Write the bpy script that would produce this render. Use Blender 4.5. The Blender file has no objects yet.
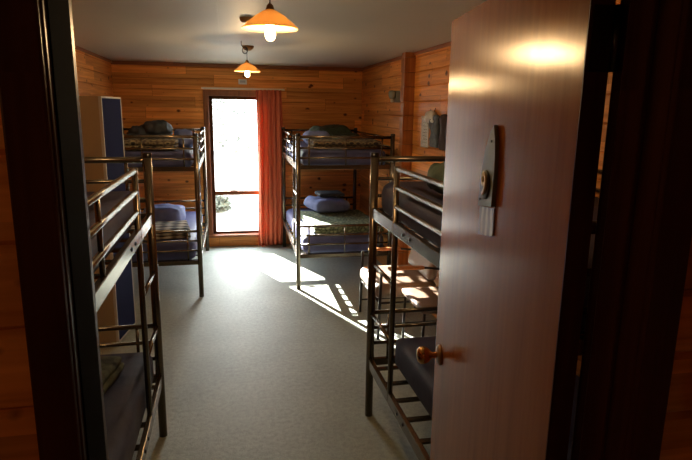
import bpy, bmesh, math, random
from mathutils import Vector, Matrix, noise

S = bpy.context.scene
COL = S.collection
random.seed(7)

# ------------------------------------------------------------------ camera
cam_d = bpy.data.cameras.new('camera')
cam = bpy.data.objects.new('camera', cam_d)
COL.objects.link(cam)
CP, CY, CR, CH = 0.2095928, 0.2086069, 0.0144058, 1.83993
cam_d.sensor_width = 36.0
cam_d.lens = 562.38 / 692 * 36
cam_d.clip_start = 0.02
fw = Vector((math.sin(CY) * math.cos(CP), math.cos(CY) * math.cos(CP), -math.sin(CP)))
rt = Vector((math.cos(CY), -math.sin(CY), 0))
up = rt.cross(fw)
r2 = math.cos(CR) * rt + math.sin(CR) * up
u2 = -math.sin(CR) * rt + math.cos(CR) * up
m = Matrix((r2, u2, -fw)).transposed().to_4x4()
m.translation = Vector((0, 0, CH))
cam.matrix_world = m
S.camera = cam

# ------------------------------------------------------------------ view, world, sun
S.view_settings.view_transform = 'Standard'
S.view_settings.look = 'None'
S.view_settings.exposure = 0.0
S.view_settings.gamma = 1.0
S.view_settings.use_curve_mapping = False
SKY = 28.0
SUN = 85.0
LAMP = 14.5
HALL = 1.5

w = bpy.data.worlds.new('sky')
S.world = w
w.use_nodes = True
wn, wl = w.node_tree.nodes, w.node_tree.links
bg = wn['Background']
tc = wn.new('ShaderNodeTexCoord')
sp = wn.new('ShaderNodeSeparateXYZ')
rp = wn.new('ShaderNodeValToRGB')
wl.new(tc.outputs['Generated'], sp.inputs[0])
wl.new(sp.outputs['Z'], rp.inputs[0])
rp.color_ramp.elements[0].color = (1.0, 0.985, 0.92, 1)
rp.color_ramp.elements[1].color = (0.78, 0.87, 1.0, 1)
wl.new(rp.outputs[0], bg.inputs['Color'])
bg.inputs['Strength'].default_value = SKY

sd = bpy.data.lights.new('sun', 'SUN')
sd.energy = SUN
sd.angle = math.radians(0.6)
sd.color = (1.0, 0.95, 0.86)
sun = bpy.data.objects.new('sun', sd)
COL.objects.link(sun)
sun.location = (-3, 15, 6)
sun.rotation_euler = Vector((0.385, -1.0, -0.385)).to_track_quat('-Z', 'Y').to_euler()

pd = bpy.data.lights.new('window_portal', 'AREA')
pd.shape = 'RECTANGLE'
pd.size = 0.78
pd.size_y = 1.9
pd.cycles.is_portal = True
po = bpy.data.objects.new('window_portal', pd)
COL.objects.link(po)
po.location = (0.14, 7.80, 1.09)
po.rotation_euler = (math.radians(-90), 0, 0)

# added unseen warm fill, set at left to light the corridor boards
hd = bpy.data.lights.new('corridor_fill', 'POINT')
hd.energy = HALL
hd.color = (1.0, 0.62, 0.3)
hd.shadow_soft_size = 0.05
ho = bpy.data.objects.new('corridor_fill', hd)
COL.objects.link(ho)
ho.location = (-1.0, 0.1, 1.9)

# ------------------------------------------------------------------ materials
def mat(name):
    mm = bpy.data.materials.new(name)
    mm.use_nodes = True
    b = mm.node_tree.nodes['Principled BSDF']
    return mm, mm.node_tree.nodes, mm.node_tree.links, b

def plain(name, col, rough=0.5, metal=0.0, spec=None, bump=0.0, bscale=60, vary=0.0, coat=0.0):
    mm, n, l, b = mat(name)
    b.inputs['Base Color'].default_value = (*col, 1)
    b.inputs['Roughness'].default_value = rough
    b.inputs['Metallic'].default_value = metal
    if spec is not None:
        b.inputs['Specular IOR Level'].default_value = spec
    b.inputs['Coat Weight'].default_value = coat
    t = n.new('ShaderNodeTexCoord')
    nz = n.new('ShaderNodeTexNoise')
    nz.inputs['Scale'].default_value = bscale
    nz.inputs['Detail'].default_value = 4
    l.new(t.outputs['Object'], nz.inputs['Vector'])
    if bump:
        bp = n.new('ShaderNodeBump')
        bp.inputs['Strength'].default_value = bump
        bp.inputs['Distance'].default_value = 0.01
        l.new(nz.outputs['Fac'], bp.inputs['Height'])
        l.new(bp.outputs[0], b.inputs['Normal'])
    if vary:
        r = n.new('ShaderNodeValToRGB')
        r.color_ramp.elements[0].position = 0.3
        r.color_ramp.elements[1].position = 0.7
        r.color_ramp.elements[0].color = (*[c * (1 - vary) for c in col], 1)
        r.color_ramp.elements[1].color = (*[min(1, c * (1 + vary)) for c in col], 1)
        l.new(nz.outputs['Fac'], r.inputs[0])
        l.new(r.outputs[0], b.inputs['Base Color'])
    return mm

def ramp(n, stops):
    r = n.new('ShaderNodeValToRGB')
    e = r.color_ramp.elements
    while len(e) < len(stops):
        e.new(0.5)
    for k, (p, c) in enumerate(stops):
        e[k].position = p
        e[k].color = (*c, 1)
    return r

def wood(name, axis, light, dark, knots=True, rough=0.42, board=0.139, zoff=0.0, gloss=0.4, pitch_len=1.7):
    """boards along axis 0=x 1=y 2=z, object coordinates = world metres"""
    mm, n, l, b = mat(name)
    t = n.new('ShaderNodeTexCoord')
    s = n.new('ShaderNodeSeparateXYZ')
    l.new(t.outputs['Object'], s.inputs[0])
    def M(op, a, bb=None):
        k = n.new('ShaderNodeMath'); k.operation = op
        for i, v in enumerate((a, bb)):
            if v is None: continue
            if isinstance(v, (int, float)): k.inputs[i].default_value = v
            else: l.new(v, k.inputs[i])
        return k.outputs[0]
    along = s.outputs[axis]
    across = s.outputs[2] if axis != 2 else s.outputs[1]
    if axis == 0:
        third = s.outputs[1]
    elif axis == 1:
        third = s.outputs[0]
    else:
        third = s.outputs[0]
    row = M('FLOOR', M('DIVIDE', M('ADD', across, zoff), board))
    wn1 = n.new('ShaderNodeTexWhiteNoise'); wn1.noise_dimensions = '1D'
    l.new(row, wn1.inputs['W'])
    shift = M('MULTIPLY', wn1.outputs['Value'], 9.0)
    al2 = M('ADD', along, shift)
    seg = M('FLOOR', M('DIVIDE', al2, pitch_len))
    wn2 = n.new('ShaderNodeTexWhiteNoise'); wn2.noise_dimensions = '2D'
    cb0 = n.new('ShaderNodeCombineXYZ')
    l.new(row, cb0.inputs[0]); l.new(seg, cb0.inputs[1])
    l.new(cb0.outputs[0], wn2.inputs['Vector'])
    # grain
    cb = n.new('ShaderNodeCombineXYZ')
    l.new(M('ADD', M('MULTIPLY', al2, 1.6), M('MULTIPLY', wn2.outputs['Value'], 20)), cb.inputs[0])
    l.new(M('MULTIPLY', across, 38), cb.inputs[1])
    l.new(M('MULTIPLY', third, 38), cb.inputs[2])
    g = n.new('ShaderNodeTexNoise')
    g.inputs['Scale'].default_value = 1.0
    g.inputs['Detail'].default_value = 5
    g.inputs['Distortion'].default_value = 0.6
    l.new(cb.outputs[0], g.inputs['Vector'])
    r = ramp(n, [(0.30, dark), (0.50, [(a + c) / 2 for a, c in zip(light, dark)]), (0.72, light)])
    l.new(g.outputs['Fac'], r.inputs[0])
    hs = n.new('ShaderNodeHueSaturation')
    l.new(r.outputs[0], hs.inputs['Color'])
    l.new(M('ADD', 0.72, M('MULTIPLY', wn2.outputs['Value'], 0.5)), hs.inputs['Value'])
    out = hs.outputs[0]
    # butt joints between boards
    if knots:
        fr = M('FRACT', M('DIVIDE', al2, pitch_len))
        jt = M('LESS_THAN', fr, 0.0018)
        mx = n.new('ShaderNodeMixRGB')
        l.new(jt, mx.inputs[0]); l.new(out, mx.inputs[1])
        mx.inputs[2].default_value = (dark[0] * .35, dark[1] * .3, dark[2] * .3, 1)
        out = mx.outputs[0]
        cb2 = n.new('ShaderNodeCombineXYZ')
        l.new(M('MULTIPLY', al2, 4.6), cb2.inputs[0])
        l.new(M('MULTIPLY', across, 6.5), cb2.inputs[1])
        l.new(M('MULTIPLY', third, 1.0), cb2.inputs[2])
        v = n.new('ShaderNodeTexVoronoi'); v.inputs['Scale'].default_value = 1.0
        v.voronoi_dimensions = '2D'
        l.new(cb2.outputs[0], v.inputs['Vector'])
        sel = n.new('ShaderNodeSeparateColor')
        l.new(v.outputs['Color'], sel.inputs[0])
        size = M('MULTIPLY', M('MAXIMUM', M('SUBTRACT', sel.outputs[0], 0.55), 0.0), 0.30)
        kn = n.new('ShaderNodeMapRange')
        kn.inputs['From Min'].default_value = -0.03
        kn.inputs['From Max'].default_value = 0.05
        kn.inputs['To Min'].default_value = 1.0
        kn.inputs['To Max'].default_value = 0.0
        l.new(M('SUBTRACT', v.outputs['Distance'], size), kn.inputs['Value'])
        mk = n.new('ShaderNodeMixRGB')
        l.new(kn.outputs[0], mk.inputs[0]); l.new(out, mk.inputs[1])
        mk.inputs[2].default_value = (dark[0] * .22, dark[1] * .16, dark[2] * .16, 1)
        out = mk.outputs[0]
    l.new(out, b.inputs['Base Color'])
    b.inputs['Roughness'].default_value = rough
    b.inputs['Specular IOR Level'].default_value = gloss
    bp = n.new('ShaderNodeBump'); bp.inputs['Strength'].default_value = 0.12
    bp.inputs['Distance'].default_value = 0.004
    l.new(g.outputs['Fac'], bp.inputs['Height'])
    l.new(bp.outputs[0], b.inputs['Normal'])
    return mm

PL, PD = (0.88, 0.375, 0.088), (0.54, 0.190, 0.036)
M_pine_x = wood('pine_x', 0, PL, PD, zoff=-0.037, gloss=0.22)
M_pine_y = wood('pine_y', 1, PL, PD, zoff=-0.037, gloss=0.22)
M_pine_z = wood('pine_z', 2, (0.42, 0.15, 0.04), (0.24, 0.075, 0.018), knots=False)
M_trim_x = wood('trim_x', 0, (0.30, 0.10, 0.03), (0.17, 0.05, 0.013), knots=False)
M_trim_y = wood('trim_y', 1, (0.30, 0.10, 0.03), (0.17, 0.05, 0.013), knots=False)
M_trim_z = wood('trim_z', 2, (0.30, 0.10, 0.03), (0.17, 0.05, 0.013), knots=False)
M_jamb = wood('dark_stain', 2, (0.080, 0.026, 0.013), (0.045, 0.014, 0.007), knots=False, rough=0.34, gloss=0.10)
M_door = wood('door_veneer', 2, (0.34, 0.115, 0.020), (0.23, 0.068, 0.010), knots=False, rough=0.20, board=0.21, gloss=0.20, pitch_len=9)
_b = M_door.node_tree.nodes['Principled BSDF']
_b.inputs['Anisotropic'].default_value = 0.45
_b.inputs['Specular Tint'].default_value = (1.0, 0.58, 0.24, 1)
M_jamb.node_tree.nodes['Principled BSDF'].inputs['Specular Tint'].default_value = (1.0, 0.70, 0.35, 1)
_b.inputs['Anisotropic Rotation'].default_value = 0.25
_cx = M_door.node_tree.nodes.new('ShaderNodeCombineXYZ'); _cx.inputs[2].default_value = 1.0
M_door.node_tree.links.new(_cx.outputs[0], _b.inputs['Tangent'])
for _n in M_door.node_tree.nodes:
    if _n.type == 'BUMP': _n.inputs['Strength'].default_value = 0.03
M_armwood = wood('arm_wood', 0, (0.5, 0.2, 0.06), (0.3, 0.1, 0.03), knots=False, board=0.5)

M_ceil = plain('ceiling_paint', (0.47, 0.425, 0.34), 0.55, bump=0.05, bscale=30)
M_steel = plain('bunk_metal', (0.155, 0.122, 0.088), 0.24, metal=0.85, bump=0.02, bscale=400)
M_black = plain('black_rubber', (0.02, 0.02, 0.02), 0.6)
M_bolt = plain('bolt_metal', (0.05, 0.05, 0.05), 0.3, metal=1)
M_brass = plain('brass', (0.62, 0.34, 0.13), 0.16, metal=1)
M_white = plain('white_plastic', (0.72, 0.70, 0.66), 0.45)
M_rail = plain('cream_rail', (0.75, 0.62, 0.47), 0.5)
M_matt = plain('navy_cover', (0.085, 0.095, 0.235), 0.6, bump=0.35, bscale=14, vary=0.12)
M_matt_shaded = plain('navy_cover_shaded', (0.030, 0.031, 0.072), 0.65, bump=0.3, bscale=14, vary=0.15)  # same navy cover, backlit shade of the near bunks put into its colour
M_sheet = plain('periwinkle_sheet', (0.26, 0.29, 0.62), 0.8, bump=0.5, bscale=11, vary=0.12)
M_pillow = plain('blue_pillow', (0.18, 0.22, 0.46), 0.8, bump=0.5, bscale=10, vary=0.15)
M_jacket = plain('dark_jacket', (0.035, 0.045, 0.060), 0.7, bump=0.8, bscale=16, vary=0.4)
M_jacket2 = plain('dark_green_jacket', (0.030, 0.050, 0.030), 0.7, bump=0.8, bscale=16, vary=0.4)
M_beige = plain('beige_laminate', (0.46, 0.36, 0.22), 0.5, vary=0.05, bscale=3)
M_blue = plain('blue_laminate', (0.014, 0.018, 0.070), 0.85, spec=0.08)
M_edge = plain('pale_edging', (0.62, 0.60, 0.56), 0.5)
M_vinyl = plain('brown_vinyl', (0.24, 0.155, 0.105), 0.45, bump=0.15, bscale=90, vary=0.1)
M_chairmetal = plain('chair_metal', (0.035, 0.03, 0.028), 0.35, metal=0.6)
M_plaque = plain('grey_green_plaque', (0.135, 0.135, 0.085), 0.4)
M_gold = plain('gold_digit', (0.75, 0.58, 0.30), 0.4)
M_digitbg = plain('dark_disc', (0.03, 0.022, 0.018), 0.5)
M_greyfab = plain('grey_blue_cloth', (0.10, 0.13, 0.18), 0.8, bump=0.6, bscale=30, vary=0.3)
M_paper = plain('paper', (0.66, 0.65, 0.62), 0.6)
M_ink = plain('ink', (0.12, 0.12, 0.13), 0.7)
M_dkpic = plain('dark_red_cloth', (0.030, 0.012, 0.011), 0.8, bump=0.4, bscale=20, vary=0.4)
M_greymetal = plain('grey_fitting', (0.22, 0.25, 0.24), 0.5)
M_cable = plain('dark_cable', (0.03, 0.025, 0.02), 0.5)
M_roseb = plain('bronze_rose', (0.30, 0.16, 0.06), 0.35, metal=0.4)

def pattern_mat(name, kind):
    mm, n, l, b = mat(name)
    b.inputs['Roughness'].default_value = 0.9
    t = n.new('ShaderNodeTexCoord')
    if kind == 'motif':          # black with rows of cream lace motifs
        mp = n.new('ShaderNodeMapping'); mp.inputs['Scale'].default_value = (16, 16, 24)
        l.new(t.outputs['Object'], mp.inputs[0])
        v = n.new('ShaderNodeTexVoronoi'); v.inputs['Scale'].default_value = 1; v.inputs['Randomness'].default_value = 0.25
        l.new(mp.outputs[0], v.inputs['Vector'])
        r = ramp(n, [(0.0, (0.012, 0.010, 0.012)), (0.42, (0.02, 0.015, 0.015)), (0.52, (0.30, 0.25, 0.16)), (0.7, (0.07, 0.05, 0.04))])
        l.new(v.outputs['Distance'], r.inputs[0]); l.new(r.outputs[0], b.inputs['Base Color'])
    elif kind == 'check':
        w1 = n.new('ShaderNodeTexWave'); w1.bands_direction = 'X'; w1.inputs['Scale'].default_value = 2.6; w1.inputs['Distortion'].default_value = 0.4
        w2 = n.new('ShaderNodeTexWave'); w2.bands_direction = 'Y'; w2.inputs['Scale'].default_value = 2.6; w2.inputs['Distortion'].default_value = 0.4
        for q in (w1, w2): l.new(t.outputs['Object'], q.inputs['Vector'])
        a = n.new('ShaderNodeMath'); a.operation = 'ADD'
        l.new(w1.outputs['Fac'], a.inputs[0]); l.new(w2.outputs['Fac'], a.inputs[1])
        r = ramp(n, [(0.0, (0.50, 0.45, 0.36)), (0.35, (0.34, 0.28, 0.20)), (0.6, (0.10, 0.07, 0.05)), (0.8, (0.025, 0.018, 0.02))])
        h = n.new('ShaderNodeMath'); h.operation = 'MULTIPLY'; h.inputs[1].default_value = 0.5
        l.new(a.outputs[0], h.inputs[0]); l.new(h.outputs[0], r.inputs[0]); l.new(r.outputs[0], b.inputs['Base Color'])
    else:                        # green leafy print
        v = n.new('ShaderNodeTexVoronoi'); v.inputs['Scale'].default_value = 22; v.feature = 'DISTANCE_TO_EDGE'
        l.new(t.outputs['Object'], v.inputs['Vector'])
        nz = n.new('ShaderNodeTexNoise'); nz.inputs['Scale'].default_value = 18
        l.new(t.outputs['Object'], nz.inputs['Vector'])
        r = ramp(n, [(0.0, (0.09, 0.13, 0.08)), (0.12, (0.22, 0.29, 0.17)), (0.3, (0.50, 0.58, 0.38))])
        l.new(v.outputs['Distance'], r.inputs[0])
        mx = n.new('ShaderNodeMixRGB'); mx.blend_type = 'MULTIPLY'; mx.inputs[0].default_value = 0.7
        l.new(r.outputs[0], mx.inputs[1]); l.new(nz.outputs['Fac'], mx.inputs[2])
        l.new(mx.outputs[0], b.inputs['Base Color'])
    return mm
M_motif = pattern_mat('lace_motif_blanket', 'motif')
M_check = pattern_mat('check_blanket', 'check')
M_green = pattern_mat('green_leaf_blanket', 'leaf')

# carpet
M_carpet, n, l, b = mat('carpet')
t = n.new('ShaderNodeTexCoord')
n1 = n.new('ShaderNodeTexNoise'); n1.inputs['Scale'].default_value = 170; n1.inputs['Detail'].default_value = 3
n2 = n.new('ShaderNodeTexNoise'); n2.inputs['Scale'].default_value = 2.2; n2.inputs['Detail'].default_value = 5
n3 = n.new('ShaderNodeTexNoise'); n3.inputs['Scale'].default_value = 34; n3.inputs['Detail'].default_value = 5
for q in (n1, n2, n3): l.new(t.outputs['Object'], q.inputs['Vector'])
r1 = ramp(n, [(0.35, (0.22, 0.25, 0.20)), (0.65, (0.44, 0.48, 0.40))])
l.new(n1.outputs['Fac'], r1.inputs[0])
r2_ = ramp(n, [(0.3, (0.78, 0.78, 0.78)), (0.7, (1, 1, 1))])
l.new(n2.outputs['Fac'], r2_.inputs[0])
mx = n.new('ShaderNodeMixRGB'); mx.blend_type = 'MULTIPLY'; mx.inputs[0].default_value = 1
l.new(r1.outputs[0], mx.inputs[1]); l.new(r2_.outputs[0], mx.inputs[2])
mx2 = n.new('ShaderNodeMixRGB'); mx2.blend_type = 'OVERLAY'; mx2.inputs[0].default_value = 0.45
l.new(mx.outputs[0], mx2.inputs[1]); l.new(n3.outputs['Fac'], mx2.inputs[2])
l.new(mx2.outputs[0], b.inputs['Base Color'])
b.inputs['Roughness'].default_value = 0.50
b.inputs['Specular IOR Level'].default_value = 0.5
b.inputs['Sheen Weight'].default_value = 0.25
bp = n.new('ShaderNodeBump'); bp.inputs['Strength'].default_value = 0.5; bp.inputs['Distance'].default_value = 0.004
l.new(n1.outputs['Fac'], bp.inputs['Height']); l.new(bp.outputs[0], b.inputs['Normal'])

# curtain cloth: lets some daylight through
M_curt, n, l, b = mat('curtain_cloth')
b.inputs['Base Color'].default_value = (0.68, 0.16, 0.070, 1)
b.inputs['Roughness'].default_value = 0.85
tr = n.new('ShaderNodeBsdfTranslucent'); tr.inputs['Color'].default_value = (0.75, 0.20, 0.08, 1)
mxs = n.new('ShaderNodeMixShader'); mxs.inputs[0].default_value = 0.10
l.new(b.outputs[0], mxs.inputs[1]); l.new(tr.outputs[0], mxs.inputs[2])
l.new(mxs.outputs[0], n['Material Output'].inputs['Surface'])

# window glass
M_glass, n, l, b = mat('window_glass')
tp = n.new('ShaderNodeBsdfTransparent'); tp.inputs['Color'].default_value = (0.95, 0.97, 0.96, 1)
gl = n.new('ShaderNodeBsdfGlossy'); gl.inputs['Roughness'].default_value = 0.02
mxs = n.new('ShaderNodeMixShader'); mxs.inputs[0].default_value = 0.06
l.new(tp.outputs[0], mxs.inputs[1]); l.new(gl.outputs[0], mxs.inputs[2])
l.new(mxs.outputs[0], n['Material Output'].inputs['Surface'])

# plastic sleeve
M_sleeve, n, l, b = mat('clear_sleeve')
tp = n.new('ShaderNodeBsdfTransparent')
gl = n.new('ShaderNodeBsdfPrincipled'); gl.inputs['Base Color'].default_value = (0.7, 0.7, 0.7, 1); gl.inputs['Roughness'].default_value = 0.2
mxs = n.new('ShaderNodeMixShader'); mxs.inputs[0].default_value = 0.35
l.new(tp.outputs[0], mxs.inputs[1]); l.new(gl.outputs[0], mxs.inputs[2])
l.new(mxs.outputs[0], n['Material Output'].inputs['Surface'])

# lamp shade: opal amber glass, translucent
M_shade, n, l, b = mat('amber_glass')
b.inputs['Base Color'].default_value = (0.92, 0.66, 0.34, 1)
b.inputs['Roughness'].default_value = 0.25
tr = n.new('ShaderNodeBsdfTranslucent'); tr.inputs['Color'].default_value = (1.0, 0.74, 0.38, 1)
mxs = n.new('ShaderNodeMixShader'); mxs.inputs[0].default_value = 0.30
l.new(b.outputs[0], mxs.inputs[1]); l.new(tr.outputs[0], mxs.inputs[2])
l.new(mxs.outputs[0], n['Material Output'].inputs['Surface'])
M_bulb, n, l, b = mat('lit_bulb')
em = n.new('ShaderNodeEmission'); em.inputs['Color'].default_value = (1, 0.72, 0.36, 1); em.inputs['Strength'].default_value = 22
l.new(em.outputs[0], n['Material Output'].inputs['Surface'])

# ------------------------------------------------------------------ mesh helpers
class MB:
    def __init__(s): s.bm = bmesh.new()
    def box(s, x0, x1, y0, y1, z0, z1, bev=0.0):
        t = bmesh.new()
        bmesh.ops.create_cube(t, size=1)
        for v in t.verts:
            v.co = Vector(((x0 + x1) / 2 + v.co.x * (x1 - x0), (y0 + y1) / 2 + v.co.y * (y1 - y0), (z0 + z1) / 2 + v.co.z * (z1 - z0)))
        if bev > 0:
            bmesh.ops.bevel(t, geom=t.edges[:], offset=bev, segments=2, affect='EDGES', profile=0.6)
        s._merge(t); return s
    def _merge(s, t):
        me = bpy.data.meshes.new('tmp'); t.to_mesh(me); t.free(); s.bm.from_mesh(me); bpy.data.meshes.remove(me)
    def tube(s, pts, r, seg=12, caps=True):
        pts = [Vector(p) for p in pts]
        rings = []
        for i, p in enumerate(pts):
            if i == 0: d = pts[1] - p
            elif i == len(pts) - 1: d = p - pts[i - 1]
            else: d = (pts[i + 1] - p).normalized() + (p - pts[i - 1]).normalized()
            d.normalize()
            a = Vector((0, 0, 1)) if abs(d.z) < 0.9 else Vector((1, 0, 0))
            u = d.cross(a).normalized(); vv = d.cross(u)
            rr = r[i] if isinstance(r, (list, tuple)) else r
            rings.append([s.bm.verts.new(p + rr * (math.cos(2 * math.pi * k / seg) * u + math.sin(2 * math.pi * k / seg) * vv)) for k in range(seg)])
        for a, c in zip(rings, rings[1:]):
            for k in range(seg):
                f = s.bm.faces.new((a[k], a[(k + 1) % seg], c[(k + 1) % seg], c[k])); f.smooth = True
        if caps:
            s.bm.faces.new(rings[0][::-1]); s.bm.faces.new(rings[-1])
        return s
    def lathe(s, prof, c=(0, 0, 0), seg=40, axis=None):
        """prof list of (r,z); axis: matrix to orient"""
        mtx = axis or Matrix.Identity(3)
        c = Vector(c); rings = []
        for r, z in prof:
            if r < 1e-6: rings.append([s.bm.verts.new(c + mtx @ Vector((0, 0, z)))])
            else: rings.append([s.bm.verts.new(c + mtx @ Vector((r * math.cos(2 * math.pi * k / seg), r * math.sin(2 * math.pi * k / seg), z))) for k in range(seg)])
        for a, d in zip(rings, rings[1:]):
            for k in range(seg):
                k2 = (k + 1) % seg
                if len(a) == 1 and len(d) == 1: continue
                if len(a) == 1: f = s.bm.faces.new((a[0], d[k2], d[k]))
                elif len(d) == 1: f = s.bm.faces.new((a[k], a[k2], d[0]))
                else: f = s.bm.faces.new((a[k], a[k2], d[k2], d[k]))
                f.smooth = True
        return s
    def rcube(s, x0, x1, y0, y1, z0, z1, r=0.05, n=(14, 14, 5), amp=0.0, freq=4.0, seed=0, sag=0.0, mtx=None):
        """rounded soft box with cloth-like lumps"""
        t = bmesh.new()
        h = Vector(((x1 - x0) / 2, (y1 - y0) / 2, (z1 - z0) / 2)); c = Vector(((x0 + x1) / 2, (y0 + y1) / 2, (z0 + z1) / 2))
        idx = {}
        def gv(i, j, k):
            if (i, j, k) not in idx:
                p = Vector((-1 + 2 * i / n[0], -1 + 2 * j / n[1], -1 + 2 * k / n[2]))
                q = Vector((p.x * h.x, p.y * h.y, p.z * h.z))
                rr = min(r, h.x, h.y, h.z)
                inn = Vector((max(-h.x + rr, min(h.x - rr, q.x)), max(-h.y + rr, min(h.y - rr, q.y)), max(-h.z + rr, min(h.z - rr, q.z))))
                d = q - inn
                # cube face direction kept so that flat areas remain flat
                if d.length > 1e-9: q = inn + d.normalized() * rr
                if amp:
                    o = Vector((seed * 7.3, seed * 3.1, seed * 1.7))
                    nn = (noise.noise(q * freq + o) + 0.5 * noise.noise(q * freq * 2.3 + o)) if amp < 0.03 else (noise.noise(q * freq * .6 + o) + 1.1 * (0.35 - abs(noise.noise(q * freq * 1.2 + o))) + 0.5 * (0.3 - abs(noise.noise(q * freq * 2.6 + o))))
                    dirv = Vector((q.x / h.x, q.y / h.y, q.z / h.z))
                    dirv = d.normalized() if d.length > 1e-6 else Vector((0, 0, 1 if p.z > 0 else 0))
                    if p.z > -0.6: q += dirv * nn * amp
                if sag: q.z -= sag * ((q.x / h.x) ** 2 + (q.y / h.y) ** 2) * (1 if p.z > 0 else 0)
                idx[(i, j, k)] = t.verts.new((mtx @ q if mtx else q) + c)
            return idx[(i, j, k)]
        nx, ny, nz = n
        def quad(a, b_, c_, d_):
            f = t.faces.new((gv(*a), gv(*b_), gv(*c_), gv(*d_))); f.smooth = True
        for i in range(nx):
            for j in range(ny):
                quad((i, j, nz), (i + 1, j, nz), (i + 1, j + 1, nz), (i, j + 1, nz))
                quad((i, j, 0), (i, j + 1, 0), (i + 1, j + 1, 0), (i + 1, j, 0))
        for i in range(nx):
            for k in range(nz):
                quad((i, 0, k), (i + 1, 0, k), (i + 1, 0, k + 1), (i, 0, k + 1))
                quad((i, ny, k), (i, ny, k + 1), (i + 1, ny, k + 1), (i + 1, ny, k))
        for j in range(ny):
            for k in range(nz):
                quad((0, j, k), (0, j, k + 1), (0, j + 1, k + 1), (0, j + 1, k))
                quad((nx, j, k), (nx, j + 1, k), (nx, j + 1, k + 1), (nx, j, k + 1))
        s._merge(t); return s
    def build(s, name, m, parent=None, loc=None, rot=None):
        bmesh.ops.recalc_face_normals(s.bm, faces=s.bm.faces[:])
        me = bpy.data.meshes.new(name); s.bm.to_mesh(me); s.bm.free()
        me.materials.append(m)
        o = bpy.data.objects.new(name, me); COL.objects.link(o)
        if parent: o.parent = parent
        if loc: o.location = loc
        if rot: o.rotation_euler = rot
        return o

def tag(o, label=None, cat=None, group=None, kind=None):
    if label: o['label'] = label
    if cat: o['category'] = cat
    if group: o['group'] = group
    if kind: o['kind'] = kind
    return o
def empty(name, loc, rz=0):
    o = bpy.data.objects.new(name, None); COL.objects.link(o)
    o.location = loc; o.rotation_euler = (0, 0, rz); o.empty_display_size = 0.1
    return o
def struct(o): o['kind'] = 'structure'; return o
def copy_tree(o, parent=None):
    c = o.copy(); COL.objects.link(c)
    if parent: c.parent = parent
    for ch in list(o.children): copy_tree(ch, c)
    return c

# ------------------------------------------------------------------ shell
XL, XR, YF, ZC = -1.372, 1.815, 7.653, 2.4
YN0, YN1 = 0.72, 0.84              # wall with the doorway
B = 0.139
SEAMS = [2.4 - 0.05 - B * k for k in range(0, 18)]

def log_wall(name, axis, face, back, a, b_, z0, z1, m, holes=(), both=False, seams=None, ch=0.007):
    """board wall; runs along `axis` from a to b_; room face at `face`, outer face at `back`."""
    mb = MB()
    sm = [z for z in (seams or SEAMS) if z0 + 0.01 < z < z1 - 0.01]
    br = sorted(set([z0, z1] + sm + [h[k] for h in holes for k in (2, 3) if z0 < h[k] < z1]))
    sg = 1 if back > face else -1
    for lo, hi in zip(br, br[1:]):
        mid = (lo + hi) / 2
        cuts = [(h[0], h[1]) for h in holes if h[2] < mid < h[3]]
        spans = [(a, b_)]
        for c0, c1 in cuts:
            ns = []
            for s0, s1 in spans:
                if c1 <= s0 or c0 >= s1: ns.append((s0, s1)); continue
                if c0 > s0: ns.append((s0, c0))
                if c1 < s1: ns.append((c1, s1))
            spans = ns
        clo = ch if any(abs(lo - s) < 1e-6 for s in sm) else 0
        chi = ch if any(abs(hi - s) < 1e-6 for s in sm) else 0
        prof = [(face + sg * clo * 1.4, lo), (face, lo + clo), (face, hi - chi), (face + sg * chi * 1.4, hi)]
        if both: prof += [(back - sg * chi * 1.4, hi), (back, hi - chi), (back, lo + clo), (back - sg * clo * 1.4, lo)]
        else: prof += [(back, hi), (back, lo)]
        pf = []
        for p in prof:
            if not pf or (abs(pf[-1][0] - p[0]) + abs(pf[-1][1] - p[1])) > 1e-6: pf.append(p)
        for s0, s1 in spans:
            def P(t, p): return (t, p[0], p[1]) if axis == 0 else (p[0], t, p[1])
            A = [mb.bm.verts.new(P(s0, p)) for p in pf]; C = [mb.bm.verts.new(P(s1, p)) for p in pf]
            for k in range(len(pf)):
                k2 = (k + 1) % len(pf)
                mb.bm.faces.new((A[k], A[k2], C[k2], C[k]))
            mb.bm.faces.new(A); mb.bm.faces.new(C)
    return struct(mb.build(name, m))

WX0, WX1, WZ0, WZ1 = -0.235, 0.56, 0.15, 2.02
log_wall('wall_far', 0, YF, YF + 0.10, XL, XR, 0, ZC, M_pine_x, holes=[(WX0, WX1, WZ0, WZ1)])
log_wall('wall_left', 1, XL, XL - 0.10, YN0, YF + 0.1, 0, ZC, M_pine_y)
log_wall('wall_right', 1, XR, XR + 0.10, YN0, YF + 0.1, 0, ZC, M_pine_y)
DX0, DX1, DZ1 = -0.194, 0.6165, 2.125
HS = [0.0 + 0.108 * k + 0.055 for k in range(0, 24)]
log_wall('wall_doorway', 0, YN0, YN1, -1.66, 2.06, 0, ZC, M_pine_x, holes=[(DX0 - 0.012, DX1 + 0.012, -1, DZ1 + 0.012)], both=True, seams=HS, ch=0.008)
# corridor shell round the photographer
log_wall('wall_corridor_back', 0, -0.9, -1.0, -1.6, 2.0, 0, ZC, M_pine_x)
log_wall('wall_corridor_left', 1, -1.6, -1.7, -0.9, YN0, 0, ZC, M_pine_y)
log_wall('wall_corridor_right', 1, 2.0, 2.1, -0.9, YN0, 0, ZC, M_pine_y)
struct(MB().box(-1.75, 2.15, -1.0, YF + 0.1, -0.12, 0.0).build('floor', M_carpet))
struct(MB().box(-1.75, 2.15, -1.0, YF + 0.1, ZC, ZC + 0.1).build('ceiling', M_ceil))
# ceiling batten strips over the panel joints (thin, painted like the ceiling)
cj = MB()
for xx in (-0.04, ): cj.box(xx - 0.008, xx + 0.008, 1.0, 7.6, ZC - 0.0015, ZC, 0.001)
struct(cj.build('trim_5', M_ceil))
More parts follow.
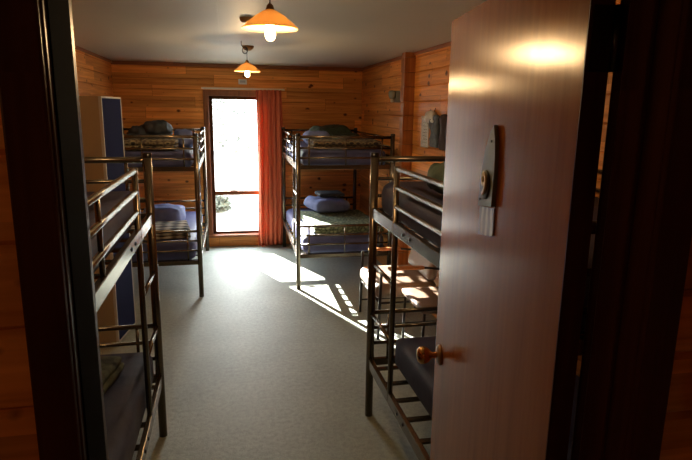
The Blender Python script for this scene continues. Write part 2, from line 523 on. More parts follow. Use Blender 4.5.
# cornice strips
struct(MB().box(XL, XR, YF - 0.022, YF, ZC - 0.045, ZC, 0.003).build('trim_1', M_trim_x))
struct(MB().box(XL, XL + 0.018, YN1, YF, ZC - 0.03, ZC, 0.003).build('trim_2', M_trim_y))
struct(MB().box(XR - 0.018, XR, YN1, YF, ZC - 0.03, ZC, 0.003).build('trim_3', M_trim_y))
# crossing wall stub on the right wall: interlocked board ends
st = MB()
zz = sorted([0.0] + [z for z in SEAMS if z > 0.02] + [ZC])
for k, (lo, hi) in enumerate(zip(zz, zz[1:])):
    e = 0.0 if k % 2 else 0.006
    st.box(XR - 0.105 - e, XR + 0.01, 5.43 - e, 5.53 + e, lo + 0.0015, hi - 0.0015, 0.004)
struct(st.build('trim_4', M_pine_z))

# ------------------------------------------------------------------ window
win = struct(empty('window_1', (0.16, YF, WZ0)))
def wpart(name, bx, m, bev=0.004, extra=()):
    q = MB().box(*bx, bev)
    for e in extra: q.box(*e, bev)
    o = q.build(name, m, win)
    o.location = (-0.16, -YF, -WZ0)
    return o
ox0, ox1 = -0.285, 0.61
wpart('window_architrave', (ox0, ox0 + 0.06, YF - 0.022, YF, 0.155, 2.055), M_trim_z,
      extra=[(ox1 - 0.06, ox1, YF - 0.022, YF, 0.155, 2.055), (ox0, ox1, YF - 0.024, YF, 2.0, 2.07)])
wpart('window_lining', (WX0, WX0 + 0.02, YF - 0.004, YF + 0.1, WZ0, WZ1), M_trim_z,
      extra=[(WX1 - 0.02, WX1, YF - 0.004, YF + 0.1, WZ0, WZ1), (WX0, WX1, YF - 0.004, YF + 0.1, WZ1 - 0.02, WZ1), (WX0, WX1, YF - 0.004, YF + 0.1, WZ0, WZ0 + 0.02)])
s0, s1 = WX0 + 0.02, WX1 - 0.02
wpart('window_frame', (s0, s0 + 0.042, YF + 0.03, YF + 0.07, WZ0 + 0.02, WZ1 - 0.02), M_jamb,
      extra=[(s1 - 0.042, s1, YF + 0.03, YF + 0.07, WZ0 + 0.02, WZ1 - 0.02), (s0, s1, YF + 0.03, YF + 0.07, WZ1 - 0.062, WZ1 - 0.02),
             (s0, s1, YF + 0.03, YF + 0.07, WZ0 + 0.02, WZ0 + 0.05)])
wpart('transom', (s0 + .04, s1 - .04, YF + 0.02, YF + 0.075, 0.70, 0.755), M_trim_x)
wpart('window_sill', (ox0 - 0.01, ox1 + 0.01, YF - 0.05, YF + 0.02, 0.135, 0.165), M_trim_x)
wpart('upper_pane', (s0 + 0.04, s1 - 0.04, YF + 0.048, YF + 0.052, 0.75, WZ1 - 0.06), M_glass, 0)
wpart('lower_pane', (s0 + 0.04, s1 - 0.04, YF + 0.048, YF + 0.052, WZ0 + 0.045, 0.705), M_glass, 0)
wpart('window_latch', (0.03, 0.12, YF + 0.0, YF + 0.022, 0.757, 0.775), M_white, 0.004)

# curtain and its rail
rl = MB().box(-0.30, 0.76, YF - 0.062, YF - 0.030, 2.080, 2.105, 0.004).build('curtain_rail', M_rail)
tag(rl, 'thin cream curtain rail running above the window head', 'curtain rail')
cu = MB()
NX, NZ = 120, 26
grid = []
for k in range(NZ + 1):
    z = 2.082 - (2.082 - 0.012) * k / NZ
    f = k / NZ
    row = []
    for i in range(NX + 1):
        u = i / NX
        x0 = 0.385 + 0.012 * math.sin(f * 3.1) - 0.012 * f ** 3
        x1 = 0.716 + 0.022 * math.sin(f * 2.4)
        x = x0 + (x1 - x0) * u + 0.006 * math.sin(u * 37 + f * 2)
        y = YF - 0.078 + 0.028 * math.sin(u * 2 * math.pi * 5.5 + 0.8 * math.sin(f * 3)) * (0.75 + 0.35 * f) + 0.008 * math.sin(u * 61 + f * 4)
        row.append(cu.bm.verts.new((x, y, z + 0.004 * math.sin(u * 40))))
    grid.append(row)
for k in range(NZ):
    for i in range(NX):
        fc = cu.bm.faces.new((grid[k][i], grid[k][i + 1], grid[k + 1][i + 1], grid[k + 1][i])); fc.smooth = True
cur = cu.build('curtain', M_curt)
tag(cur, 'orange red floor length curtain gathered at right of window', 'curtain')
so = cur.modifiers.new('thick', 'SOLIDIFY'); so.thickness = 0.003

# little white box over the window
bx = MB().box(0.165, 0.275, YF - 0.035, YF, 2.15, 2.215, 0.005).build('alarm_box', M_white)
tag(bx, 'small white plastic box fixed on boards above the window', 'wall box')
MB().box(0.185, 0.255, YF - 0.038, YF - 0.034, 2.17, 2.20, 0.001).build('front_grille', plain('pale_grey', (0.45, 0.45, 0.44), 0.5), bx)

# ------------------------------------------------------------------ outside
M_ground, n, l, b = mat('dry_grass')
t = n.new('ShaderNodeTexCoord')
nz = n.new('ShaderNodeTexNoise'); nz.inputs['Scale'].default_value = 0.9; nz.inputs['Detail'].default_value = 8
l.new(t.outputs['Object'], nz.inputs['Vector'])
r = ramp(n, [(0.35, (0.12, 0.125, 0.11)), (0.6, (0.19, 0.19, 0.17))])
l.new(nz.outputs['Fac'], r.inputs[0]); l.new(r.outputs[0], b.inputs['Base Color']); b.inputs['Roughness'].default_value = 0.9
g = MB(); N = 60; gg = []
for j in range(N + 1):
    row = []
    for i in range(N + 1):
        x = -40 + 80 * i / N; y = YF + 0.15 + 70 * (j / N) ** 1.6
        z = -0.25 + max(0, y - 11) * 0.17 + 0.8 * noise.noise(Vector((x * .12, y * .12, 0))) * min(1, max(0, (y - 9) / 8))
        row.append(g.bm.verts.new((x, y, z)))
    gg.append(row)
for j in range(N):
    for i in range(N):
        f = g.bm.faces.new((gg[j][i], gg[j][i + 1], gg[j + 1][i + 1], gg[j + 1][i])); f.smooth = True
gr = g.build('hillside', M_ground); struct(gr)
def shrub(loc, R, seed, name, m, nleaf=260):
    rnd = random.Random(seed); q = MB()
    for k in range(nleaf):
        th, ph = rnd.uniform(0, 6.28), math.acos(rnd.uniform(-0.1, 1))
        rr = R * rnd.uniform(0.45, 1) * (0.8 + 0.3 * noise.noise(Vector((th, ph, seed))))
        p = Vector((rr * math.cos(th) * math.sin(ph), rr * math.sin(th) * math.sin(ph), rr * math.cos(ph) * 0.9 + 0.05 * R))
        a = Vector((rnd.gauss(0, 1), rnd.gauss(0, 1), rnd.gauss(0, 1))).normalized(); c = a.orthogonal().normalized()
        s_ = R * rnd.uniform(0.10, 0.2)
        vs = [q.bm.verts.new(p + a * s_ * 1.4), q.bm.verts.new(p + c * s_ * .5), q.bm.verts.new(p - a * s_ * 1.4), q.bm.verts.new(p - c * s_ * .5)]
        q.bm.faces.new(vs)
    for k in range(7):
        th = rnd.uniform(0, 6.28); q.tube([(0, 0, -0.1), (R * .25 * math.cos(th), R * .25 * math.sin(th), R * .4), (R * .5 * math.cos(th), R * .5 * math.sin(th), R * .75)], [R * .03, R * .02, R * .008], 5)
    return q.build(name, m, None, loc)
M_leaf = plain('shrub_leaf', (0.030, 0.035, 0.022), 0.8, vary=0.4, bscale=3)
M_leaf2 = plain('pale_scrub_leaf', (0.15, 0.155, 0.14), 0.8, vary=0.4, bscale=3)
def gz(x, y): return -0.25 + max(0, y - 11) * 0.17 + 0.8 * noise.noise(Vector((x * .12, y * .12, 0))) * min(1, max(0, (y - 9) / 8))
x_, y_ = -0.27, 11.2
tag(shrub((x_, y_, gz(x_, y_)), 0.42, 3, 'shrub', M_leaf), 'small dark shrub outside the lower window pane', 'shrub')
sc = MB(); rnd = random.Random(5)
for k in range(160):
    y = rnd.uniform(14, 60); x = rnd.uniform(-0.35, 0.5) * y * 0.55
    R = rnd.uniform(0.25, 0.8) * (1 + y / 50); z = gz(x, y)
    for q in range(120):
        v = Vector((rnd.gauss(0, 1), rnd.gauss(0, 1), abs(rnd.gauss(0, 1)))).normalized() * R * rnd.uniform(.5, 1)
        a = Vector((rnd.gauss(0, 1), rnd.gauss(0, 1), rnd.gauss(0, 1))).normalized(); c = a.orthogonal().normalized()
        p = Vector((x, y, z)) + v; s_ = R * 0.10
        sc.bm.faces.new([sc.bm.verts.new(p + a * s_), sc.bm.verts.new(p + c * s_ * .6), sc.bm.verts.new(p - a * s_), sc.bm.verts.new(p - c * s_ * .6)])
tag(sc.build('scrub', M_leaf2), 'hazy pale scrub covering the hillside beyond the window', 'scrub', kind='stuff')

# ------------------------------------------------------------------ doorway and door
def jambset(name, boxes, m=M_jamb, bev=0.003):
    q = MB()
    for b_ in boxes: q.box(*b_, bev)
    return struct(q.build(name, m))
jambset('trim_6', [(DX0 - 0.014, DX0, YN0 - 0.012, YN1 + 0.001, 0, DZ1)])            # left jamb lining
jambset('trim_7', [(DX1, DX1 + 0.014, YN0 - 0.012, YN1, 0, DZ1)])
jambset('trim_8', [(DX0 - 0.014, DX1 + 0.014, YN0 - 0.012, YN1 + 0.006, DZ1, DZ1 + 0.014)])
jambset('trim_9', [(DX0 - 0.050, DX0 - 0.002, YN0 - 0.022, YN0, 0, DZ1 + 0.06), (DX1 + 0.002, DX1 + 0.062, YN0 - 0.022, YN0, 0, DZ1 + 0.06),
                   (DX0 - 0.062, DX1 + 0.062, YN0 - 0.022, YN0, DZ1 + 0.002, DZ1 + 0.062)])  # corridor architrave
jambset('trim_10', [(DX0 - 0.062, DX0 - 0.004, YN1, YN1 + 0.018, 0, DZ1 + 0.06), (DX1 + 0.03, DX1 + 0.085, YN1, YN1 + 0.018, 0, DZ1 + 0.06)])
jambset('trim_11', [(DX0, DX0 + 0.002, YN0 + 0.004, YN1 - 0.024, 0, DZ1)], plain('matt_shade_strip', (0.008, 0.006, 0.005), 0.95, spec=0.03), 0.0)   # added near-black strip: shade on the left jamb face put into colour
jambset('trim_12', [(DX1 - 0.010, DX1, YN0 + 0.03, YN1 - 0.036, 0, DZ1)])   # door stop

# door local frame: origin at the hinge-edge bottom of the seen face, +x towards the lock edge, -y (normal) out of the seen face
Lk = Vector((0.667, 1.669, 0)); Dv = Vector((0.130769, 0.991413, 0))
DW = 0.848
hinge = Lk - Dv * DW
rz = math.atan2(Dv.y, Dv.x)
door = struct(empty('door_1', (hinge.x, hinge.y, 0.0), rz))
# local +x = Dv, local +y = left normal (towards -x world) = seen side
T = 0.040
DTOP = 2.105
dl = MB().box(0, DW, -T, 0, 0.012, DTOP, 0.0015).build('door_leaf', M_door, door)
he = MB().box(-0.0025, 0.0, -T, 0, 0.012, DTOP, 0.0).build('hinge_edge_lipping', M_jamb, door)
def on_door(u, z, off=0.0): return Vector((DW - u, off, z))     # u measured from the lock edge
# knob: both sides
def knob(side):
    ax = Matrix.Rotation(math.radians(-90 if side > 0 else 90), 3, 'X')
    y0 = 0.0 if side > 0 else -T
    r_ = MB().lathe([(0.0, 0.0), (0.033, 0.0), (0.034, 0.004), (0.028, 0.008), (0.015, 0.011), (0.0, 0.011)], on_door(0.066, 1.067, y0), 28, ax).build('rose', M_roseb, door)
    k = MB().lathe([(0.010, 0.008), (0.0095, 0.026), (0.014, 0.032), (0.024, 0.042), (0.0285, 0.054), (0.0275, 0.066), (0.019, 0.075), (0.0, 0.078)], on_door(0.066, 1.067, y0), 32, ax)
    k.build('knob', M_brass, door)
knob(1); knob(-1)
MB().box(DW - 0.001, DW + 0.0015, -T + 0.008, -0.008, 1.015, 1.135, 0.0005).build('latch_plate', M_brass, door)
# hinges
for hz in (1.955, 1.0, 0.25):
    q = MB().tube([(-0.007, -T - 0.004, hz - 0.05), (-0.007, -T - 0.004, hz + 0.05)], 0.0065, 12)
    h_ = q.build('hinge', M_bolt, door)
    lf = MB().box(-0.005, -0.002, -T, -0.006, hz - 0.05, hz + 0.05, 0.0005)
    lf.build('hinge_leaf', M_bolt, h_)
# number plaque: surfboard outline with the digit 9 and a card below
q = MB()
pts = [(0.468, 1.812), (0.480, 1.785), (0.489, 1.745), (0.491, 1.70), (0.487, 1.626), (0.391, 1.614), (0.392, 1.67), (0.402, 1.71), (0.420, 1.755), (0.443, 1.79)]
fr = [q.bm.verts.new(on_door(u, z, 0.010)) for u, z in pts]; bk = [q.bm.verts.new(on_door(u, z, 0.0005)) for u, z in pts]
q.bm.faces.new(fr); q.bm.faces.new(bk[::-1])
for k in range(len(pts)): q.bm.faces.new((fr[k], fr[(k + 1) % len(pts)], bk[(k + 1) % len(pts)], bk[k]))
pq = q.build('number_plaque', M_plaque)
# the plaque is its own thing fixed to the door: give it world placement
pq.matrix_world = Matrix.Translation(hinge) @ Matrix.Rotation(rz, 4, 'Z')
tag(pq, 'grey green surfboard shaped number plaque on the wooden door', 'door sign')
axf = Matrix.Rotation(math.radians(-90), 3, 'X')
MB().lathe([(0.0, 0.0), (0.034, 0.0), (0.034, 0.0025), (0.0, 0.0025)], on_door(0.437, 1.672, 0.010), 28, axf).build('number_disc', M_digitbg, pq)
fc = bpy.data.curves.new('digit', 'FONT'); fc.body = '9'; fc.size = 0.078; fc.extrude = 0.0015; fc.bevel_depth = 0.0008;  fc.align_x = 'CENTER'; fc.align_y = 'CENTER'
fo = bpy.data.objects.new('digit', fc); COL.objects.link(fo); fo.parent = pq
fc.materials.append(M_gold)
fo.location = on_door(0.437, 1.670, 0.0145)
fo.rotation_euler = (math.radians(90), 0, math.radians(180))
bpy.context.view_layer.update()
dm = bpy.data.meshes.new_from_object(fo)
fo2 = bpy.data.objects.new('digit', dm); COL.objects.link(fo2); fo2.parent = pq
fo2.location = fo.location; fo2.rotation_euler = fo.rotation_euler
bpy.data.objects.remove(fo); fo2.name = 'digit'
for u, z in ((0.462, 1.775), (0.405, 1.632)):
    MB().lathe([(0, 0), (0.003, 0), (0.003, 0.002), (0, 0.0025)], on_door(u, z, 0.010), 10, axf).build('screw', M_bolt, pq)
q = MB(); c = [(0.384, 1.611), (0.491, 1.622), (0.494, 1.560), (0.475, 1.553), (0.390, 1.541)]
fr = [q.bm.verts.new(on_door(u, z, 0.004)) for u, z in c]; bk = [q.bm.verts.new(on_door(u, z, 0.0005)) for u, z in c]
q.bm.faces.new(fr); q.bm.faces.new(bk[::-1])
for k in range(len(c)): q.bm.faces.new((fr[k], fr[(k + 1) % len(c)], bk[(k + 1) % len(c)], bk[k]))
M_card, n, l, b = mat('striped_card')
t = n.new('ShaderNodeTexCoord'); wv = n.new('ShaderNodeTexWave'); wv.inputs['Scale'].default_value = 9; wv.inputs['Distortion'].default_value = 4; wv.bands_direction = 'X'
l.new(t.outputs['Object'], wv.inputs['Vector']); r = ramp(n, [(0.2, (0.17, 0.10, 0.08)), (0.6, (0.33, 0.24, 0.20)), (0.9, (0.55, 0.45, 0.37))])
l.new(wv.outputs['Fac'], r.inputs[0]); l.new(r.outputs[0], b.inputs['Base Color']); b.inputs['Roughness'].default_value = 0.3
cd = q.build('name_card', M_card); cd.matrix_world = pq.matrix_world.copy()
tag(cd, 'creased shiny striped card stuck below the number plaque', 'card')

# ------------------------------------------------------------------ pendant lamps
def pendant(x, y, zrim):
    root = empty('pendant_lamp', (x, y, zrim))
    ro = 0.112
    MB().lathe([(ro, 0.0), (0.090, 0.021), (0.060, 0.045), (0.033, 0.062), (0.017, 0.070), (0.015, 0.0675), (0.031, 0.059), (0.058, 0.042), (0.088, 0.018), (ro - 0.001, -0.0025), (ro, 0.0)], (0, 0, 0), 56).build('lamp_shade', M_shade, root)
    MB().lathe([(0.0, 0.094), (0.007, 0.092), (0.013, 0.085), (0.017, 0.071), (0.018, 0.068), (0.014, 0.058), (0.014, 0.020), (0.0, 0.018)], (0, 0, 0), 24).build('lamp_holder', M_roseb, root)
    bprof = [(0.012, 0.020), (0.0185, 0.010)]
    for a in range(0, 11):
        th = math.radians(40 + a * 14.0); bprof.append((0.021 * math.sin(th) ** 0.7, -0.022 + 0.021 * math.cos(th) * 1.2))
    bprof[-1] = (0.0, bprof[-1][1])
    MB().lathe(bprof, (0, 0, 0), 24).build('bulb', M_bulb, root)
    ld = bpy.data.lights.new('bulb_light', 'POINT'); ld.energy = LAMP; ld.color = (1.0, 0.66, 0.32); ld.shadow_soft_size = 0.026
    lo = bpy.data.objects.new('bulb_light', ld); COL.objects.link(lo); lo.parent = root; lo.location = (0, 0, -0.072)
    return root
pn = pendant(0.180, 2.35, 2.152)
tag(pn, 'nearer lit amber glass cone lamp hanging at top of view', 'lamp', 'amber pendant lamps')
MB().tube([(0, 0, 0.09), (0, 0, 0.235)], 0.003, 8).build('cord', M_cable, pn)
MB().lathe([(0, 0.215), (0.022, 0.218), (0.036, 0.236), (0.038, 0.248), (0, 0.248)], (0, 0, 0), 28).build('ceiling_rose', M_roseb, pn)
pf_ = pendant(0.186, 5.02, 2.152)
tag(pf_, 'farther lit amber cone lamp with looped cord near window', 'lamp', 'amber pendant lamps')
cr = [(0, 0, 0.09), (0, 0, 0.15), (0.004, 0.01, 0.19), (-0.01, 0.03, 0.205)]
for a in range(0, 40):
    th = a / 39 * 2 * math.pi * 3
    cr.append((-0.015 + 0.022 * math.cos(th), 0.05 + 0.015 * math.sin(th * 0.7), 0.175 + 0.026 * math.sin(th)))
cr += [(-0.02, 0.12, 0.19), (0.0, 0.25, 0.205), (0.025, 0.40, 0.225)]
MB().tube(cr, 0.0035, 6).build('cord', M_cable, pf_)
MB().lathe([(0, 0.205), (0.026, 0.208), (0.050, 0.228), (0.055, 0.248), (0, 0.248)], (0.025, 0.40, 0), 28).build('ceiling_rose', M_roseb, pf_)
MB().tube([(-0.045, 0.03, 0.248), (-0.045, 0.03, 0.212), (-0.03, 0.03, 0.200), (-0.01, 0.03, 0.203)], 0.003, 6).build('cord_hook', M_bolt, pf_)
dt = MB().lathe([(0, -0.03), (0.03, -0.028), (0.045, -0.016), (0.048, 0.0), (0, 0.0)], (0, 0, 0), 28).build('ceiling_fitting', M_roseb, None, (0.146, 3.79, ZC))
tag(dt, 'small brown round ceiling fitting just behind the nearer lamp', 'ceiling fitting')

# ------------------------------------------------------------------ bunk beds
BW, BL, PR = 0.97, 1.90, 0.0235
def make_bunk(s):
    """origin: ladder-end aisle post foot. +x to the wall; bed runs towards s*y"""
    root = empty('bunk_bed', (0, 0, 0))
    Y = lambda v: s * v
    for x in (0, BW):
        for y in (0, BL):
            p = MB().tube([(x, Y(y), 0.0), (x, Y(y), 1.600)], PR, 20).build('post', M_steel, root)
            MB().lathe([(PR + .0006, 1.588), (PR + .0006, 1.606), (PR - .004, 1.612), (0, 1.613)], (x, Y(y), 0), 20).build('post_cap', M_bolt, p)
    for y in (0, BL):
        for z, r in ((1.575, 0.016), (1.465, 0.0105), (1.368, 0.0105), (0.668, 0.013), (0.572, 0.0105), (0.475, 0.0105)):
            MB().tube([(PR * .8, Y(y), z), (BW - PR * .8, Y(y), z)], r, 12).build('end_rail', M_steel, root)
        for z in (1.275, 0.355):
            MB().box(PR * .8, BW - PR * .8, Y(y) - 0.013, Y(y) + 0.013, z - 0.022, z + 0.022, 0.004).build('end_beam', M_steel, root)
        for x, r in ((0.110, 0.009), (0.485, 0.006), (0.860, 0.009)):
            for z0, z1 in ((1.29, 1.57), (0.37, 0.66)):
                MB().tube([(x, Y(y), z0), (x, Y(y), z1)], r, 10).build('end_spindle', M_steel, root)
    for x in (0, BW):
        for z in (1.272, 0.350):
            b_ = MB().box(x - 0.013, x + 0.013, min(Y(0.018), Y(BL - 0.018)), max(Y(0.018), Y(BL - 0.018)), z - 0.032, z + 0.030, 0.004).build('side_rail', M_steel, root)
            if x == 0:
                for yy in (0.60, 0.70):
                    ax = Matrix.Rotation(math.radians(-90), 3, 'Y')
                    MB().lathe([(0, 0), (0.009, 0), (0.008, 0.004), (0, 0.005)], (x - 0.013, Y(yy), z), 12, ax).build('bolt', M_bolt, b_)
    g0 = 0.43
    for z in (1.565, 1.472, 1.378):
        MB().tube([(0, Y(g0), z), (0, Y(BL - PR * .8), z)], 0.0125, 12).build('guard_rail', M_steel, root)
        MB().tube([(BW, Y(PR * .8), z), (BW, Y(BL - PR * .8), z)], 0.0105, 10).build('wall_guard_rail', M_steel, root)
    ld = MB().tube([(0, Y(g0), 0.335), (0, Y(g0), 1.577)], 0.0145, 14).build('ladder_upright', M_steel, root)
    for z in (0.975, 0.665):
        MB().tube([(0, Y(PR * .8), z), (0, Y(g0), z)], 0.0115, 12).build('ladder_rung', M_steel, root)
    MB().tube([(0, Y(1.19), 1.29), (0, Y(1.19), 1.565)], 0.0095, 10).build('guard_upright', M_steel, root)
    for z in (1.262, 0.352):
        q = MB()
        for k in range(10):
            y = Y(0.10 + k * (BL - 0.2) / 9)
            q.box(0.012, BW - 0.012, y - 0.016, y + 0.016, z - 0.006, z + 0.006, 0.001)
        q.build('slat_base', M_steel, root)
    return root
bA = make_bunk(1)     # far right
bA.location = (0.690, 5.618, 0); bA.rotation_euler = (0, 0, math.radians(-1.2))
tag(bA, 'metal bunk bed in far right corner beside the orange curtain', 'bunk bed', 'metal bunk beds')
bB = copy_tree(bA)    # near left
bB.location = (-0.406, 3.062, 0); bB.rotation_euler = (0, 0, math.pi)
tag(bB, 'metal bunk bed nearest on left, partly behind the door frame', 'bunk bed', 'metal bunk beds')
bC = make_bunk(-1)    # near right
bC.location = (0.808, 3.063, 0)
tag(bC, 'dark metal bunk bed on right, partly hidden by the open door', 'bunk bed', 'metal bunk beds')
bD = copy_tree(bC)    # far left
bD.location = (-0.2925, 5.537, 0); bD.rotation_euler = (0, 0, math.pi)
tag(bD, 'metal bunk bed in far left corner, left of the window', 'bunk bed', 'metal bunk beds')
# local extents of the bed nearest left are kept clear of the wall
for o_, sx in ((bB, 0.962),): o_.scale = (sx, 1, 1)

UT, LT = 1.270, 0.360      # slat tops
def mattress(x0, x1, y0, y1, z, m, h, label, seed, r=0.055):
    o = MB().rcube(x0, x1, y0, y1, z, z + h, r, (18, 34, 6), 0.004, 3.5, seed).build('mattress', m)
    return tag(o, label, 'mattress', 'mattresses on the bunks')
# far right
mattress(0.745, 1.625, 5.66, 7.46, UT, M_matt, 0.17, 'blue mattress on the upper far right bunk, sunlit at its left side', 1)
mattress(0.745, 1.625, 5.66, 7.46, LT, M_matt, 0.19, 'blue mattress on the lower far right bunk under green blanket', 2)
# far left
mattress(-1.20, -0.335, 5.59, 7.38, UT, M_matt, 0.16, 'dark blue mattress on the upper far left bunk', 3)
mattress(-1.20, -0.335, 5.59, 7.38, LT, M_matt, 0.19, 'blue mattress on the lower far left bunk', 4)
# near right
mattress(0.828, 1.735, 1.20, 3.03, UT, M_matt_shaded, 0.19, 'shade-darkened navy mattress on the upper right bunk behind guard rails', 5, 0.065)
mattress(0.925, 1.735, 1.20, 2.99, LT, M_matt_shaded, 0.185, 'shade-darkened navy mattress on the lower right bunk beside brass knob', 6, 0.05)
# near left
mattress(-1.30, -0.44, 1.20, 3.02, UT, M_matt_shaded, 0.16, 'shade-darkened navy mattress on the upper left bunk behind guard rails', 7)
mattress(-1.30, -0.425, 1.20, 3.03, LT, M_matt_shaded, 0.195, 'shade-darkened navy mattress on the lower left bunk by door frame', 8)

M_dull = plain('dull_green_wool', (0.075, 0.085, 0.06), 0.9, bump=0.4, bscale=30, vary=0.45)
def blanket(name, m, x0, x1, y0, y1, z, h, layers, seed, label, cat='blanket', group=None, rotz=0):
    q = MB(); hl = h / layers; rr = random.Random(seed)
    mt = Matrix.Rotation(rotz, 3, 'Z')
    for k in range(layers):
        j = [rr.uniform(-0.012, 0.012) for _ in range(4)]
        q.rcube(x0 + j[0], x1 + j[1], y0 + j[2], y1 + j[3], z + hl * k, z + hl * (k + 1) + 0.003, hl * .5, (24, 18, 4), hl * .28, 5, seed + k, mtx=mt)
    o = q.build(name, m)
    return tag(o, label, cat, group)
def lump(name, m, x0, x1, y0, y1, z, h, seed, label, cat, r=0.06, amp=0.03, freq=6, group=None, rotz=0, parts=()):
    q = MB().rcube(x0, x1, y0, y1, z, z + h, r, (26, 26, 10), amp, freq, seed, mtx=Matrix.Rotation(rotz, 3, 'Z') if rotz else None)
    for p in parts: q.rcube(*p[:6], p[6], (16, 16, 8), amp * .8, freq * 1.3, seed + 3)
    o = q.build(name, m)
    return tag(o, label, cat, group)

# far right upper
blanket('folded_blanket', M_motif, 0.86, 1.58, 5.72, 6.14, UT + 0.176, 0.085, 2, 11, 'folded black and cream patterned blanket on the upper far right bunk', group='folded blankets on the bunks')
lump('pillow', M_pillow, 0.86, 1.14, 6.24, 6.62, UT + 0.176, 0.16, 12, 'blue pillow heaped on the upper far right bunk', 'pillow', 0.08, 0.02, group='pillows on the bunks')
lump('jacket', M_jacket2, 1.02, 1.50, 6.74, 7.20, UT + 0.176, 0.19, 13, 'dark green jacket heaped on the upper far right bunk', 'jacket', 0.09, 0.045, group=None, parts=[(1.22, 1.55, 6.42, 6.75, UT + .18, UT + .28, 0.05)])
# far right lower
blanket('folded_blanket', M_green, 0.86, 1.61, 5.72, 6.75, LT + 0.194, 0.08, 2, 14, 'green leafy printed blanket spread on the lower far right bunk', group='folded blankets on the bunks', rotz=0.04)
lump('pillow', M_pillow, 0.95, 1.40, 6.45, 6.95, LT + 0.285, 0.15, 15, 'plump blue pillow on the green printed blanket', 'pillow', 0.07, 0.02, group='pillows on the bunks', rotz=0.2)
lump('folded_shirt', M_jacket, 1.06, 1.38, 6.62, 6.90, LT + 0.452, 0.045, 16, 'dark folded shirt lying on top of the plump blue pillow', 'shirt', 0.02, 0.008, rotz=0.1)
# far left upper
blanket('folded_blanket', M_motif, -1.08, -0.49, 5.66, 6.06, UT + 0.166, 0.10, 2, 17, 'folded black and cream patterned blanket on the upper far left bunk', group='folded blankets on the bunks')
lump('jacket', M_jacket, -0.93, -0.60, 6.25, 6.68, UT + 0.172, 0.20, 18, 'dark crumpled jacket piled on the upper far left bunk', 'jacket', 0.07, 0.05, parts=[(-1.12, -0.80, 6.2, 6.5, UT + .172, UT + .27, 0.05), (-0.84, -0.60, 6.22, 6.5, UT + .29, UT + .41, 0.05), (-0.98, -0.74, 6.25, 6.5, UT + .25, UT + .36, 0.05), (-0.72, -0.57, 6.18, 6.36, UT + .172, UT + .27, 0.04)])
lump('pillow', M_pillow, -0.54, -0.36, 6.22, 6.60, UT + 0.166, 0.17, 19, 'blue pillow at window end of the upper far left bunk', 'pillow', 0.06, 0.025, group='pillows on the bunks', rotz=0.25)
# far left lower
blanket('folded_blanket', M_check, -0.98, -0.41, 5.68, 6.16, LT + 0.196, 0.10, 3, 20, 'folded brown and cream checked blanket on the lower far left bunk', group='folded blankets on the bunks', rotz=0.12)
lump('pillow', M_pillow, -0.92, -0.50, 6.28, 6.66, LT + 0.196, 0.22, 21, 'blue pillow on the brown checked blanket', 'pillow', 0.06, 0.022, group='pillows on the bunks', rotz=-0.1)
# near right upper: bag
lump('duffel_bag', M_jacket2, 0.90, 1.35, 2.12, 2.50, UT + 0.200, 0.145, 22, 'dark green bag peeping over the rails of the upper right bunk', 'bag', 0.09, 0.04)
# near left lower: printed blanket
blanket('folded_blanket', M_dull, -1.0, -0.575, 2.35, 2.84, LT + 0.200, 0.06, 2, 23, 'dull grey green folded blanket on the lower left bunk by door frame', group='folded blankets on the bunks', rotz=-0.15)

# ------------------------------------------------------------------ wardrobe
wd = empty('wardrobe', (-0.875, 4.40, 0), math.radians(-9))
tag(wd, 'tall beige wardrobe with blue front between the two left bunks', 'wardrobe')
H = 1.915
MB().box(-0.44, -0.018, 0, 0.018, 0.0, H, 0.001).build('side_panel', M_beige, wd)
MB().box(-0.44, -0.018, 0.40, 0.418, 0.0, H, 0.001).build('side_panel', M_beige, wd)
MB().box(-0.44, -0.018, 0.018, 0.40, H - 0.018, H, 0.001).build('top_panel', M_beige, wd)
MB().box(-0.44, -0.018, 0.018, 0.40, 0.03, 0.048, 0.001).build('bottom_panel', M_beige, wd)
MB().box(-0.458, -0.44, 0, 0.418, 0.0, H, 0.001).build('back_panel', M_beige, wd)
df = MB().box(-0.018, 0.0, 0.013, 0.405, 0.045, H - 0.013, 0.001).build('wardrobe_door', M_blue, wd)
e = MB()
for bx_ in ((-0.019, 0.002, 0, 0.013, 0.03, H), (-0.019, 0.002, 0.405, 0.418, 0.03, H), (-0.019, 0.002, 0, 0.418, H - 0.013, H), (-0.019, 0.002, 0, 0.418, 0.03, 0.043)): e.box(*bx_, 0.001)
e.build('door_edging', M_edge, df)

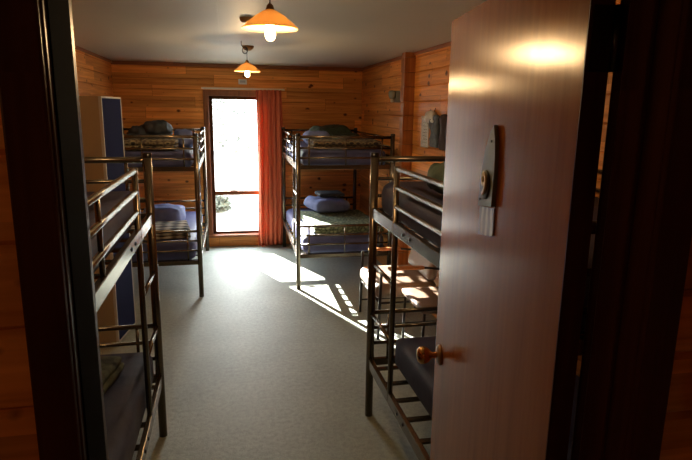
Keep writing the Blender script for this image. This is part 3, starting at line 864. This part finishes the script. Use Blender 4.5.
# ------------------------------------------------------------------ chairs against the right wall
def make_chair():
    """faces local -x; width along y. Origin under the seat centre."""
    root = empty('lounge_chair', (0, 0, 0))
    MB().rcube(-0.29, 0.24, -0.30, 0.30, 0.33, 0.455, 0.045, (16, 16, 6), 0.004, 5, 31).build('seat', M_vinyl, root)
    bk = MB().rcube(-0.04, 0.04, -0.29, 0.29, -0.20, 0.20, 0.035, (6, 16, 12), 0.004, 5, 32).build('backrest', M_vinyl, root, (0.235, 0, 0.655), (0, math.radians(14), 0))
    for sy in (-1, 1):
        y = sy * 0.325
        MB().tube([(-0.27, y, 0.0), (-0.262, y, 0.30), (-0.255, y, 0.585)], 0.0125, 10).build('leg', M_chairmetal, root)
        MB().tube([(0.27, y, 0.0), (0.245, y, 0.30), (0.285, y, 0.55), (0.315, y, 0.76)], 0.0125, 10).build('leg', M_chairmetal, root)
        MB().box(-0.20, 0.10, y - 0.026, y + 0.026, 0.585, 0.610, 0.009).build('armrest', M_armwood, root)
        MB().tube([(0.09, y, 0.595), (0.29, y, 0.575)], 0.010, 8).build('arm_bracket', M_chairmetal, root)
        MB().tube([(-0.262, y, 0.31), (0.248, y, 0.31)], 0.0105, 8).build('side_bar', M_chairmetal, root)
        MB().tube([(-0.267, y, 0.12), (0.262, y, 0.12)], 0.008, 8).build('side_stretcher', M_chairmetal, root)
    for x in (-0.262, 0.247):
        MB().tube([(x, -0.325, 0.31), (x, 0.325, 0.31)], 0.0105, 8).build('cross_bar', M_chairmetal, root)
    return root
c1 = make_chair(); c1.location = (1.44, 4.52, 0)
tag(c1, 'brown vinyl armchair by right wall with sunlit front, farther one', 'chair', 'brown vinyl armchairs')

def make_plain_chair():
    root = empty('padded_chair', (0, 0, 0))
    MB().rcube(-0.22, 0.22, -0.255, 0.255, 0.405, 0.455, 0.022, (14, 14, 5), 0.003, 5, 41).build('seat', M_vinyl, root)
    MB().rcube(-0.02, 0.02, -0.22, 0.22, -0.15, 0.15, 0.018, (5, 14, 10), 0.003, 5, 42).build('backrest', M_vinyl, root, (0.20, 0, 0.72), (0, math.radians(9), 0))
    for sy in (-1, 1):
        y = sy * 0.225
        MB().tube([(-0.20, y, 0.0), (-0.19, y, 0.405)], 0.010, 10).build('leg', M_chairmetal, root)
        MB().tube([(0.215, y, 0.0), (0.165, y, 0.40), (0.180, y, 0.50), (0.215, y, 0.82)], 0.010, 10).build('leg', M_chairmetal, root)
        MB().tube([(-0.198, y, 0.16), (0.195, y, 0.16)], 0.007, 8).build('side_stretcher', M_chairmetal, root)
    return root
c2 = make_plain_chair(); c2.location = (1.555, 3.885, 0)
tag(c2, 'padded brown chair just beyond the right bunk, nearer one', 'chair')

# ------------------------------------------------------------------ things on the right wall
nt = MB().box(XR - 0.012, XR - 0.001, 4.95, 5.13, 1.52, 1.78, 0.001).build('wall_notice', M_paper)
tag(nt, 'white paper notice in clear sleeve pinned to the right wall', 'notice')
q = MB()
for k in range(7):
    q.box(XR - 0.0135, XR - 0.0122, 4.975, 5.105 - 0.03 * (k % 3 == 2), 1.735 - k * 0.03, 1.742 - k * 0.03)
q.build('printed_lines', M_ink, nt)
MB().box(XR - 0.016, XR - 0.014, 4.94, 5.14, 1.51, 1.80, 0.0).build('plastic_sleeve', M_sleeve, nt)
q = MB().rcube(XR - 0.040, XR - 0.005, 4.66, 4.85, 1.53, 1.81, 0.016, (6, 14, 16), 0.022, 9, 51)
bg_ = q.build('hanging_bag', M_greyfab)
tag(bg_, 'crumpled grey blue cloth bag hanging beside the notice', 'bag')
MB().rcube(XR - 0.050, XR - 0.004, 4.76, 4.95, 1.74, 1.84, 0.02, (6, 12, 10), 0.02, 9, 52).build('bag_top', M_paper, bg_)
MB().tube([(XR - 0.02, 4.79, 1.83), (XR - 0.010, 4.795, 1.87), (XR - 0.02, 4.81, 1.83)], 0.003, 6).build('bag_strap', M_cable, bg_)
q = MB().rcube(XR - 0.035, XR - 0.004, 4.40, 4.63, 1.52, 1.81, 0.014, (5, 14, 16), 0.018, 7, 53)
jk = q.build('hanging_towel', M_dkpic)
tag(jk, 'dark red brown cloth hanging on wall next to the door edge', 'towel')
wl_ = MB().box(XR - 0.05, XR, 5.86, 5.95, 1.93, 2.05, 0.006).build('wall_lamp', M_greymetal)
tag(wl_, 'small grey wall fitting with white base beside the wall stub', 'wall lamp')
MB().lathe([(0, 0.0), (0.028, 0.004), (0.040, 0.03), (0.042, 0.07), (0.030, 0.085), (0, 0.088)], (XR - 0.085, 5.90, 1.965), 24).build('lamp_cup', M_greymetal, wl_)
MB().lathe([(0, -0.035), (0.016, -0.032), (0.020, -0.012), (0.018, 0.002), (0, 0.003)], (XR - 0.085, 5.90, 1.963), 20).build('lamp_glass', M_white, wl_)
